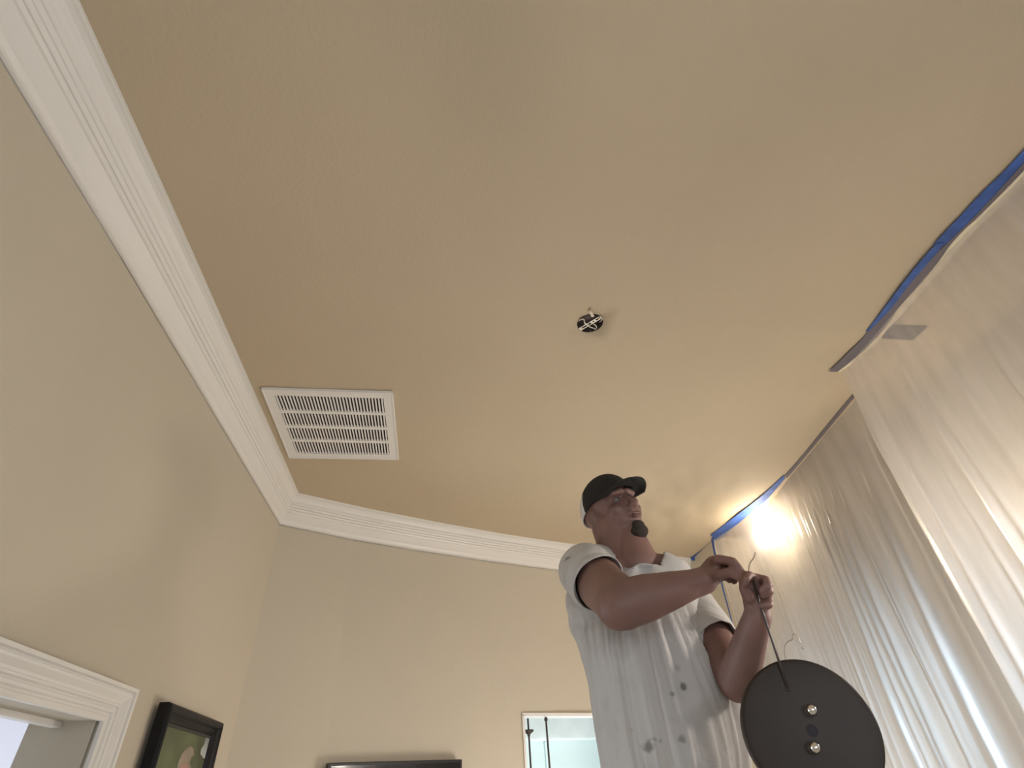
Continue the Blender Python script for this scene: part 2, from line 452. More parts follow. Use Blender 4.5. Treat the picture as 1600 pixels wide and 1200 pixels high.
crown('trim_2', CB[:-1], WB[:-1], 'white stepped crown moulding along the back wall')

# ------------------------------------------------------------------ cased doorway, lower left
def door():
    # mitred casing: profile (distance from the opening, projection from the wall), swept up the side, across the head and down
    pr = [(-.004, .0), (-.004, .012), (.004, .016), (.012, .016), (.015, .011), (.022, .011), (.025, .018), (.034, .021), (.037, .015), (.043, .015), (.046, .022), (.052, .024),
          (.056, .019), (.064, .021), (.080, .034), (.088, .036), (.091, .030), (.096, .030), (.099, .040), (.110, .042), (.113, .036), (.113, .0)]
    pr = [(a*.87, b) for a, b in pr]
    def xw(y): return -1.030+.028*max(0, (y-1.243))/2.1-.02*max(0, 1.243-y)
    bm = bmesh.new(); R = []
    for (y, z, sy, sz) in ((DY1, 0, 1, 0), (DY1, DZ, 1, 1), (DY0, DZ, -1, 1), (DY0, 0, -1, 0)):
        R.append([bm.verts.new((xw(y)+b-.004, y+a*sy, z+a*sz)) for a, b in pr])
    for A, B in zip(R, R[1:]):
        for i in range(len(pr)-1): bm.faces.new((A[i], A[i+1], B[i+1], B[i]))
    tag(build('trim_3', bm, M['trim']), 'white stepped and mitred casing round the left doorway', None, kind='structure')
    bm = bmesh.new()   # plastered jambs and head
    for lo, hi in (((-1.225, DY1, 0), (-1.035, DY1+.02, DZ)), ((-1.225, DY0-.02, 0), (-1.05, DY0, DZ)), ((-1.225, DY0-.02, DZ), (-1.035, DY1+.02, DZ+.02))): box_bm(bm, lo, hi)
    tag(build('door_1', bm, M['wall']), 'plain tan jamb and head of the left doorway', None, kind='structure')
    bm = bmesh.new(); box_bm(bm, (-1.155, DY0, DZ-.016), (-1.125, DY1-.01, DZ), bev=.002)
    tag(build('trim_4', bm, M['trim']), 'narrow white stop strip under the doorway head', None, kind='structure')
    bm = bmesh.new()
    box_bm(bm, (-3.1, -.6, 0), (-3.0, 3.4, 2.7)); box_bm(bm, (-3.1, 3.0, 0), (-1.2, 3.1, 2.7)); box_bm(bm, (-3.1, -.7, 0), (-1.2, -.6, 2.7)); box_bm(bm, (-3.1, -.7, 2.45), (-1.2, 3.1, 2.5))
    tag(build('wall_hall', bm, M['hallwall']), 'pale lavender white walls of the room beyond the doorway', None, kind='structure')
door()

# ------------------------------------------------------------------ bright room beyond the opening in the back wall
def porch():
    tdir = (Vector((1.017-.49, 4.084-3.885, 0))).normalized(); nrm = Vector((-tdir.y, tdir.x, 0)); Z = Vector((0, 0, 1))
    a = Vector((OX0, [p for p in wb if abs(p[0]-OX0) < 1e-5][0][1], 0)); b = Vector((OX1, [p for p in wb if abs(p[0]-OX1) < 1e-5][0][1], 0))
    t = (b-a).normalized(); n = Vector((-t.y, t.x, 0)); L = (b-a).length
    bm = bmesh.new()
    frame_bm(bm, a, t, n, Z, (-.004, -.012, OZ1-.012), (L, .10, OZ1+.006)); frame_bm(bm, a, t, n, Z, (-.004, -.012, OZ0), (.012, .10, OZ1))
    frame_bm(bm, a, t, n, Z, (L-.012, -.012, OZ0), (L, .10, OZ1)); frame_bm(bm, a, t, n, Z, (-.02, -.03, OZ0-.02), (L+.02, .10, OZ0))
    w1 = build('window_1', bm, M['white']); tag(w1, 'thin white frame of the bright opening in the back wall', None, kind='structure')
    bm = bmesh.new()
    frame_bm(bm, a, t, n, Z, (-1.6, 1.45, 0), (2.6, 1.55, 3.0)); frame_bm(bm, a, t, n, Z, (-1.6, .12, 0), (-1.5, 1.5, 3)); frame_bm(bm, a, t, n, Z, (2.5, .12, 0), (2.6, 1.5, 3))
    frame_bm(bm, a, t, n, Z, (-1.6, .12, 2.6), (2.6, 1.5, 2.7))
    for q in (-.14, .30, .95): frame_bm(bm, a, t, n, Z, (q, 1.425, 0), (q+.022, 1.455, CH+.40))
    tag(build('wall_porch', bm, M['porch_wall']), 'pale blue panelled wall beyond the bright opening', None, kind='structure')
    bm = bmesh.new(); frame_bm(bm, a, t, n, Z, (-1.4, 1.28, CH+.405), (2.4, 1.45, CH+.62), bev=.01)
    tag(build('trim_5', bm, M['porch_beam']), 'white beam across the room beyond the opening', None, kind='structure')
    # two thin hanging rods
    for px, tp, label, pl in ((826, 1143, 'thin black hanging rod with a small canopy beyond the opening', 1), (853, 1124, 'plain thin black rod right of the canopied rod beyond the opening', 0)):
        p = PH(px, tp, 4.42 if pl else 4.30)
        e = empty('hanging_rod', p); tag(e, label, 'rod')
        bot = Vector((p.x, p.y, .9))
        top = Vector((p.x, p.y, 2.6))
        tube('rod', [top, bot], .0065, M['wire'], e)
        if pl:
            bm = bmesh.new(); lathe_bm(bm, [(0, .012), (.034, .010), (.036, .0), (.012, -.016), (.008, -.03), (0, -.03)], p, Vector((0, 0, 1)), 20)
            build('canopy', bm, M['wire'], e, True)
        else:
            bm = bmesh.new(); lathe_bm(bm, [(0, .01), (.012, .008), (.012, -.008), (0, -.012)], p, Vector((0, 0, 1)), 16)
            build('collar', bm, M['wire'], e, True)
porch()

# ------------------------------------------------------------------ front window behind the camera
def front_window():
    bm = bmesh.new()
    z0, z1 = CH-.55, CH+.95
    for lo, hi in (((-.62, -1.98, z0-.03), (1.62, -1.87, z0+.03)), ((-.62, -1.98, z1-.03), (1.62, -1.87, z1+.03)), ((-.63, -1.98, z0), (-.57, -1.87, z1)), ((1.57, -1.98, z0), (1.63, -1.87, z1)), ((.47, -1.97, z0), (.53, -1.91, z1))):
        box_bm(bm, lo, hi)
    wn = build('window_2', bm, M['trim']); tag(wn, 'white framed window behind the camera', None, kind='structure')
front_window()

# ------------------------------------------------------------------ return air grille
def grille():
    c = [PC(413, 608), PC(613, 608), PC(622, 713), PC(453, 713)]
    x0, x1 = -.846, -.245; y0, y1 = 2.124, 2.758
    root = empty('air_grille', ((x0+x1)/2, (y0+y1)/2, HC)); tag(root, 'white square louvred return air grille in the ceiling by the crown moulding', 'vent')
    zt = HC-.001; zb = HC-.012; bw = .045; sb = .011
    rows = [y0+bw+(y1-y0-2*bw)*k/4 for k in range(5)]
    bm = bmesh.new()
    for lo, hi in (((x0, y0, zb), (x1, y0+bw, zt)), ((x0, y1-bw, zb), (x1, y1, zt)), ((x0, y0+bw, zb), (x0+bw, y1-bw, zt)), ((x1-bw, y0+bw, zb), (x1, y1-bw, zt))):
        box_bm(bm, lo, hi)
    # raised outer lip
    for lo, hi in (((x0-.004, y0-.004, zb-.004), (x1+.004, y0+.004, zt)), ((x0-.004, y1-.004, zb-.004), (x1+.004, y1+.004, zt)), ((x0-.004, y0, zb-.004), (x0+.004, y1, zt)), ((x1-.004, y0, zb-.004), (x1+.004, y1, zt))):
        box_bm(bm, lo, hi, bev=.0015)
    build('frame', bm, M['white'], root)
    for k in (1, 2, 3):
        bm = bmesh.new(); box_bm(bm, (x0+bw, rows[k]-sb, zb), (x1-bw, rows[k]+sb, zt)); build('crossbar', bm, M['white'], root)
    ns = 33; px = (x1-x0-2*bw)/ns; me = None
    for k in range(4):
        ya = rows[k]+(0 if k == 0 else sb); yb = rows[k+1]-(0 if k == 3 else sb)
        for i in range(ns+0):
            x = x0+bw+px*(i+.5)
            if me is None:
                bm = bmesh.new(); L = yb-ya
                q = [(-.0040, 0), (.0040, 0), (.0036, .004), (-.0036, .004)]
                a = [bm.verts.new((u, 0, h)) for u, h in q]; b = [bm.verts.new((u, 1, h)) for u, h in q]
                bm.faces.new(a[::-1]); bm.faces.new(b)
                for n_ in range(4): bm.faces.new((a[n_], a[(n_+1) % 4], b[(n_+1) % 4], b[n_]))
                bmesh.ops.recalc_face_normals(bm, faces=bm.faces)
                me = bpy.data.meshes.new('slat'); bm.to_mesh(me); bm.free(); me.materials.append(M['white'])
            o = bpy.data.objects.new('slat', me); C.objects.link(o); o.parent = root
            o.location = (x-root.location.x, ya-root.location.y, zb-HC); o.scale = (1, yb-ya, 1)
    bm = bmesh.new(); z = HC+.002
    r = bmesh.ops.create_cube(bm, size=1)
    for v in r['verts']: v.co = Vector(((x0+x1)/2+v.co.x*(x1-x0-.06), (y0+y1)/2+v.co.y*(y1-y0-.06), HC+.13+v.co.z*.24))
    for f_ in [f for f in bm.faces if f.calc_center_median().z < HC+.02]: bm.faces.remove(f_)
    build('duct', bm, M['duct'], root)
grille()

# ------------------------------------------------------------------ open ceiling box with strap and loose wires
def lamp_box():
    root = empty('ceiling_box', (BCX, BCY, HC)); tag(root, 'open round junction box in the ceiling with a metal strap and loose wires', 'junction box')
    bm = bmesh.new(); lathe_bm(bm, [(.0545, .0), (.0565, -.001), (.0575, .003), (.0575, .046), (0, .046)], Vector((BCX, BCY, HC)), Vector((0, 0, 1)), 36)
    lathe_bm(bm, [(.0545, .0), (.0540, .042), (0, .043)], Vector((BCX, BCY, HC)), Vector((0, 0, 1)), 36)
    build('housing', bm, M['box'], root, True)
    # slotted crossbar, direction taken from the sight lines
    a = PC(906, 515, HC-.003); b = PC(940, 495, HC-.003); d = (b-a).normalized(); s = Vector((-d.y, d.x, 0)); c = (a+b)/2; L = (b-a).length
    bm = bmesh.new(); Z = Vector((0, 0, 1))
    frame_bm(bm, c, d, s, Z, (-L/2, -.009, 0), (L/2, -.0045, .002)); frame_bm(bm, c, d, s, Z, (-L/2, .0045, 0), (L/2, .009, .002))
    for q in (-L/2, -L*.18, L*.02, L*.16, L/2-.008): frame_bm(bm, c, d, s, Z, (q, -.0046, 0), (q+.009, .0046, .002))
    build('strap', bm, M['metal'], root)
    for q in (-.042, .042):
        bm = bmesh.new(); lathe_bm(bm, [(0, -.004), (.004, -.003), (.0045, 0), (.002, .002), (.002, .01), (0, .01)], c+d*q, Z, 12); build('screw', bm, M['brass'], root, True)
    def W(pts, m='wirew', r=.0022):
        P = [PC(x, y, HC-.004+dz) for x, y, dz in pts]; tube('wire', catmull(P, 8), r, M[m], root, 6)
    W([(903, 502, .03), (906, 500, .0), (912, 499, -.004), (914, 506, -.006), (919, 508, -.008)])
    W([(911, 497, .03), (913, 503, 0), (918, 508, -.006), (922, 511, -.006), (928, 513, .0), (931, 517, .02)])
    W([(927, 506, .0), (931, 509, -.004), (932, 512, -.004), (930, 515, .02)])
    W([(902, 504, .02), (901, 510, .002), (902, 514, .02)], r=.0018)
    W([(921, 514, .015), (923, 519, .0), (921, 521, .02)], 'copper', .0015)
    W([(933, 501, .01), (938, 497, -.006), (941, 499, -.002), (937, 503, .02)])
    # bent metal tab lying on the ceiling beside the box
    p = PC(924, 490, HC-.004); bm = bmesh.new(); d2 = (PC(927, 492)-PC(922, 482)).normalized(); s2 = Vector((-d2.y, d2.x, 0))
    frame_bm(bm, p, d2, s2, Z, (-.020, -.006, -.001), (.022, .006, .003)); frame_bm(bm, p, d2, s2, Z, (-.021, -.006, -.012), (-.018, .006, .002))
    build('tab', bm, M['paper'], root)
lamp_box()

# ------------------------------------------------------------------ picture on the left wall
def picture():
    x0 = -.972; y0, y1 = 2.418, 3.066; zt = CH+.352; zb = zt-.85
    root = empty('framed_picture', (x0, (y0+y1)/2, zb)); tag(root, 'thick black framed picture hanging on the left wall by the corner', 'picture')
    pr = [(0, 0), (0, .034), (.006, .044), (.016, .046), (.026, .040), (.034, .030), (.046, .026), (.054, .020), (.058, .008), (.058, 0)]
    bm = bmesh.new()
    cs = [((y0, zt), (1, -1)), ((y1, zt), (-1, -1)), ((y1, zb), (-1, 1)), ((y0, zb), (1, 1))]
    R = [[bm.verts.new((x0+b-.028, c[0]+a*s[0], c[1]+a*s[1])) for a, b in pr] for c, s in cs]
    for k in range(4):
        A, B = R[k], R[(k+1) % 4]
        for i in range(len(pr)-1): bm.faces.new((A[i], A[i+1], B[i+1], B[i]))
    build('frame', bm, M['black'], root)
    bm = bmesh.new(); box_bm(bm, (x0-.027, y0+.01, zb+.01), (x0-.022, y1-.01, zt-.01)); build('backing', bm, M['black'], root)
    bm = bmesh.new()   # dark mount
    xx = x0-.012; a0, a1, b0, b1 = y0+.05, y1-.05, zb+.05, zt-.05
    p_, q_ = PX(261, 1135, xx), PX(332, 1154, xx); zi = (p_.z+q_.z)/2
    for lo, hi in (((xx-.003, a0, zi), (xx, a1, b1)), ((xx-.003, a0, b0), (xx, a1, b0+.04)), ((xx-.003, a0, b0), (xx, p_.y, b1)), ((xx-.003, q_.y, b0), (xx, a1, b1))): box_bm(bm, lo, hi)
    build('mount', bm, M['mat_board'], root)
    bm = bmesh.new(); box_bm(bm, (xx-.006, a0, b0), (xx-.004, a1, b1)); pn = build('print', bm, M['print_green'], root)
    def patch(pts, m, dx):
        bm = bmesh.new(); P = [PX(px, py, xx-.004) for px, py in pts]
        vs = [bm.verts.new((xx-.004+dx, p.y, p.z)) for p in P]; bm.faces.new(vs)
        build('printed_shape', bm, m, pn)
    patch([(276, 1202), (279, 1190), (284, 1178), (292, 1169), (298, 1166), (302, 1170), (303, 1180), (299, 1183), (296, 1192), (300, 1202)], M['print_pale'], .0006)
    patch([(280, 1202), (284, 1195), (291, 1193), (294, 1202)], M['print_pink'], .0010)
    patch([(322, 1152), (333, 1154), (331, 1166), (327, 1178), (323, 1183), (321, 1186), (317, 1184), (313, 1178), (314, 1171), (319, 1163)], M['print_white'], .0006)
picture()

# ------------------------------------------------------------------ television on the back wall
def tv():
    a = Vector((-.539, 3.567, 0)); b = Vector((.184, 3.893, 0)); t = (b-a).normalized(); n = Vector((t.y, -t.x, 0)); Z = Vector((0, 0, 1)); L = (b-a).length
    zt = CH+.205; h = .44
    root = empty('television', (a+b)/2+Z*(zt-h)); tag(root, 'black flat television whose top edge shows on the back wall', 'television')
    bm = bmesh.new(); frame_bm(bm, a, t, n, Z, (0, -.045, zt-h), (L, 0, zt), bev=.004); build('casing', bm, M['tv'], root)
    bm = bmesh.new(); frame_bm(bm, a, t, n, Z, (.015, 0, zt-h+.02), (L-.015, .002, zt-.015)); build('screen', bm, M['screen'], root)
    bm = bmesh.new(); frame_bm(bm, a, t, n, Z, (L*.3, -.062, zt-h*.7), (L*.7, -.045, zt-h*.3)); build('wall_bracket', bm, M['black'], root)
tv()

# ------------------------------------------------------------------ lamps behind the sheeting
def sconce(p, label):
    root = empty('wall_sconce', (XR, p.y, p.z)); tag(root, label, 'lamp')
    bm = bmesh.new(); lathe_bm(bm, [(0, 0), (.055, 0), (.055, .012), (.04, .022), (0, .024)], Vector((XR, p.y, p.z-.02)), Vector((-1, 0, 0)), 24); build('backplate', bm, M['white'], root, True)
    tube('arm', catmull([(XR-.02, p.y, p.z-.02), (XR-.05, p.y, p.z-.01), (p.x+.06, p.y, p.z)], 6), .007, M['white'], root)
    bm = bmesh.new(); lathe_bm(bm, [(0, -.080), (.03, -.080), (.034, -.070), (.025, -.066)], p, Vector((-1, 0, 0)), 24); build('cup', bm, M['white'], root, True)
    bm = bmesh.new(); o_ball(bm, p, .072); build('globe', bm, M['bulb'], root, True)
M['frost'] = plastic_mat('frosted_glass', .35, (.95, .9, .8))
sconce(Vector((2.34, 3.46, CH+1.44)), 'glowing globe wall lamp blurred behind the plastic near the far corner')
sconce(Vector((2.36, 1.60, CH+.76)), 'lower globe wall lamp behind the near plastic, just past the right edge')
def floor_lamp():
    x, y = 1.72, 1.05; root = empty('floor_lamp', (x, y, 0)); tag(root, 'slender black floor lamp with a glowing globe before the near plastic, right of the frame', 'lamp')
    bm = bmesh.new(); lathe_bm(bm, [(0, 0), (.13, 0), (.13, .015), (.05, .03), (0, .032)], Vector((x, y, 0)), Vector((0, 0, 1)), 32); build('base', bm, M['black'], root, True)
    tube('pole', [(x, y, .03), (x, y, CH+.365)], .010, M['black'], root)
    bm = bmesh.new(); lathe_bm(bm, [(0, .36), (.03, .36), (.04, .375), (.03, .385)], Vector((x, y, CH)), Vector((0, 0, 1)), 36); build('cup', bm, M['black'], root, True)
    bm = bmesh.new(); lathe_bm(bm, [(0, .560), (.03, .556), (.13, .515), (.135, .510), (.128, .512), (.03, .550), (0, .552)], Vector((x, y, CH)), Vector((0, 0, 1)), 36); build('added_shade', bm, M['black'], root, True)  # unseen shade added to keep the globe's light off the ceiling
    tube('shade_stem', [(x, y, CH+.51), (x, y, CH+.555)], .006, M['black'], root)
    bm = bmesh.new(); o_ball(bm, (x, y, CH+.46), .088); build('globe', bm, M['bulb2'], root, True)
floor_lamp()
def register():
    a, b = PC(1388, 503), PC(1440, 528)
    root = empty('ceiling_register', (2.10, 1.56, HC)); tag(root, 'small dark slotted ceiling register blurred behind the near plastic sheet', 'vent')
    x0, x1, y0, y1 = 1.985, 2.17, 1.505, 1.595
    bm = bmesh.new(); box_bm(bm, (x0, y0, HC-.008), (x1, y1, HC+.004)); build('plate', bm, M['duct'], root)
    for k in range(5):
        bm = bmesh.new(); y = y0+.008+k*.017; box_bm(bm, (x0+.01, y, HC-.013), (x1-.01, y+.006, HC-.007)); build('slat', bm, M['duct'], root)
register()

# ------------------------------------------------------------------ plastic sheeting
def smooth01(t):
    t = max(0, min(1, t)); return t*t*(3-2*t)
def sheet(name, path, folds, label, seed, z0=.02, ztop=HC-.004, amp=1.0, lown=.02, dens=.0055, dense=None):
    """curtain along a plan path (x, y); folds = (distance along y, width, depth, start below the top)"""
    P = catmull([(a, b, 0) for a, b in path], 24)
    # resample
    ds = [0]
    for a, b in zip(P, P[1:]): ds.append(ds[-1]+(b-a).length)
    n = int(ds[-1]/dens); pts = []; j = 0
    for i in range(n+1):
        d = ds[-1]*i/n
        while j < len(ds)-2 and ds[j+1] < d: j += 1
        u = (d-ds[j])/max(1e-9, ds[j+1]-ds[j]); pts.append(P[j].lerp(P[j+1], u))
    rows = [ztop-(ztop-z0)*((k/56)**1.25) for k in range(57)]
    verts = []; faces = []
    for k, z in enumerate(rows):
        drop = ztop-z
        for i, p in enumerate(pts):
            t = (pts[min(i+1, n)]-pts[max(i-1, 0)]).normalized(); nr = Vector((-t.y, t.x, 0))
            if nr.x > 0: nr = -nr                     # towards the room
            off = 0
            for (y, wd, dp, st) in folds:
                yy = y+.03*drop*math.sin(y*37)*.8
                g = (p.y-yy)/wd
                if abs(g) < 4:
                    a = smooth01((drop-st)/.30)
                    off += dp*a*(math.exp(-abs(g)**1.5)-.45*math.exp(-((g-1.6)/1.1)**2))
            a = smooth01(drop/.5)
            off += a*lown*(noise.noise(Vector((p.y*2.1+seed, z*.35, seed)))+.5)
            off += a*.006*noise.noise(Vector((p.y*9+seed, z*.8, seed+3)))
            if dense:
                c0, c1, da = dense
                m_ = smooth01((p.y-c0)/.2)*smooth01((c1-p.y)/.25)
                off += m_*smooth01((drop-.06)/.25)*da*(noise.noise(Vector((p.y*26+seed, z*.5, 9)))+.4*noise.noise(Vector((p.y*60, z*.9, 4))))
            off += .002*noise.noise(Vector((p.y*14, z*9, seed)))
            off = max(off, -.03)
            q = p+nr*(off*amp); verts.append((q.x, q.y, z+(.004*noise.noise(Vector((p.y*12, seed, 0))) if k == 0 else 0)))
    w_ = n+1
    for k in range(len(rows)-1):
        for i in range(n): faces.append((k*w_+i, k*w_+i+1, (k+1)*w_+i+1, (k+1)*w_+i))
    me = bpy.data.meshes.new(name); me.from_pydata(verts, [], faces)
    o = link(name, me, None, M['plastic'], True); tag(o, label, 'plastic sheet', 'plastic sheeting over the right wall'); return o
FAR = [(p.x+.004, p.y) for p in (PC(x, y) for x, y in ((1350, 606), (1339, 620), (1295, 671), (1250, 725), (1229, 750), (1199, 787), (1155, 815), (1111, 845)))]
def yat(px, x=2.17): return PX(px, 850, x).y
far_folds = [(yat(1395), .016, .032, .30), (yat(1383), .012, .014, .45), (yat(1316), .014, .028, .22), (yat(1330), .012, .016, .25), (yat(1341), .010, .014, .5), (yat(1292), .012, .026, .18), (yat(1283), .010, .018, .2),
             (yat(1270), .010, .020, .15), (yat(1262), .009, .016, .2), (yat(1305), .010, .010, .3), (yat(1440), .025, .020, .1), (yat(1360), .02, -.012, .4), (yat(1245), .010, .010, .2), (yat(1225), .010, .010, .2)]
sheet('plastic_sheet', FAR, far_folds, 'gathered clear plastic sheet hanging from the far blue tape to behind the man', 5.0, dense=(2.6, 3.9, .006))
NEAR = [(1.94, -1.3), (1.94, -.2), (1.94, .704), (1.925, 1.088), (1.95, 1.57), (1.97, 1.80), (2.01, 1.885), (2.165, 2.03)]
near_folds = [(1.53, .014, .024, .10), (1.50, .012, .012, .12), (1.74, .018, .014, .2), (1.86, .014, .018, .05), (1.36, .03, .014, .3), (1.20, .012, .016, .35), (.95, .02, .02, .3), (1.62, .01, .01, .5), (.6, .03, .02, .2), (.2, .03, .02, .2), (-.4, .04, .02, .2)]
sheet('plastic_sheet', NEAR, near_folds, 'smooth clear plastic sheet hanging nearest the camera from the dark blue tape', 11.0, dens=.009)

# ------------------------------------------------------------------ tapes
def ribbon(name, pts, w_, m, label, group=None, th=.0012, jag=.0016, cat='tape'):
    """a strip along 3D points; w_ = width vector(s)"""
    bm = bmesh.new(); P = catmull(pts, 14); W = w_ if isinstance(w_, list) else [w_]*len(pts)
    W = catmull(W, 14); n = len(P)
    rows = []
    for i in range(n):
        j = jag*noise.noise(Vector((i*.9, len(label), 0))); wv = W[i]; wn = wv.normalized()
        t = (P[min(i+1, n-1)]-P[max(i-1, 0)]).normalized(); nn = t.cross(wn).normalized()
        if nn.z > 0.3: nn = -nn
        k_ = .0008*noise.noise(Vector((i*.5, 3, 1)))+.0004
        rows.append([bm.verts.new(P[i]+wn*j), bm.verts.new(P[i]+wv*.5+nn*k_), bm.verts.new(P[i]+wv+wn*j), bm.verts.new(P[i]+wv+wn*j-nn*th), bm.verts.new(P[i]+wn*j-nn*th)])
    for a, b in zip(rows, rows[1:]):
        for k in range(5): bm.faces.new((a[k], a[(k+1) % 5], b[(k+1) % 5], b[k]))
    bm.faces.new(rows[0]); bm.faces.new(rows[-1])
    o = build(name, bm, m, None); tag(o, label, cat, group); return o
def cz(px, py, dz=-.006):
    p = PC(px, py, HC+dz); return p
# near stretch: wide dark blue tape on the ceiling, grey band and cream strip beneath it
def pair(ed, off, zz=-.004):
    a = [cz(x, y, zz) for x, y in ed]; b = [cz(x+o_[0], y+o_[1], zz) for (x, y), o_ in zip(ed, off)]
    return a, [q-p for p, q in zip(a, b)]
rows_ = [(205, 1630, 1646, 1658, 1676), (235, 1600, 1616, 1627, 1643), (270, 1567, 1586, 1597, 1613), (305, 1531, 1554, 1563, 1581), (340, 1499, 1521, 1528, 1546), (358, 1481, 1503, 1508, 1526), (382, 1459, 1478, 1486, 1502),
         (410, 1437, 1451, 1466, 1481), (445, 1409, 1421, 1437, 1452), (480, 1383, 1394, 1405, 1419), (497, 1370, 1378, 1394, 1405), (518, 1353, 1357, 1378, 1384)]
def span(rs, i, j, zz, y_off=0):
    a = [cz(r[i], r[0]+y_off, zz) for r in rs]; b = [cz(r[j], r[0]+y_off, zz) for r in rs]; return a, [q-p for p, q in zip(a, b)]
a, b = span(rows_[:7], 1, 2, -.010); ribbon('painters_tape', a, b, M['tape'], 'widest dark blue tape strip on the ceiling at the right edge', 'blue masking tapes')
a, b = span([(380, 1464, 1477)]+rows_[7:], 1, 2, -.012); ribbon('painters_tape', a, b, M['tape'], 'narrow dark blue tape strip tapering to a point above the grey band', 'blue masking tapes')
g_ = rows_+[(532, 0, 1345, 1365, 1374), (550, 0, 1327, 1347, 1353), (567, 0, 1310, 1327, 1333), (581, 0, 1295, 1309, 1313)]
a, b = span(g_, 2, 3, -.012); ribbon('tape_band', a, b, M['tape_dark'], 'grey band of folded plastic edge beside the dark blue tape')
a, b = span(g_, 3, 4, -.014); ribbon('masking_strip', a, b, M['paper'], 'cream paper masking strip under the grey band on the near sheet', cat='masking paper')
# bare edge between the two blue stretches
e = [(1333, 616), (1290, 668), (1245, 722), (1226, 744)]
a, b = pair(e, [(4, 3)]*4, -.006); ribbon('tape_band', a, b, M['tape_dark'], 'thin grey edge strip between the near sheet and the far blue tape')
# far stretch of blue tape, its fold at the sheet corner, the short end to the moulding
e = [(1224, 743), (1190, 775), (1150, 806), (1111, 836)]
a, b = pair(e, [(3, 4), (6, 8), (7, 9), (9, 11)], -.007); ribbon('painters_tape', a, b, M['tape'], 'bright blue tape strip holding the far plastic along the ceiling', 'blue masking tapes')
e = [(1112, 845), (1098, 858), (1082, 870)]
a, b = pair(e, [(4, 6), (5, 7), (5, 7)], -.007); ribbon('painters_tape', a, b, M['tape'], 'short thin blue tape end reaching the crown moulding', 'blue masking tapes')
p0 = PX(1081, 868, 2.20); bm = bmesh.new(); box_bm(bm, (2.205, 4.40, HC-.034), (2.25, 4.415, HC-.003), bev=.002)
tag(build('painters_tape', bm, M['tape']), 'folded blue tape tab at the crown moulding', 'tape', 'blue masking tapes')
P_ = [PX(x, y, 2.165) for x, y in ((1111, 842), (1116, 868), (1128, 918), (1139, 958), (1152, 1010), (1175, 1120))]
W_ = [Vector((0, .0, 0))+Vector((0, -d, 0)) for d in (.045, .030, .022, .016, .014, .014)]
ribbon('painters_tape', P_, W_, M['tape'], 'vertical blue tape running down the far edge of the plastic', 'blue masking tapes')


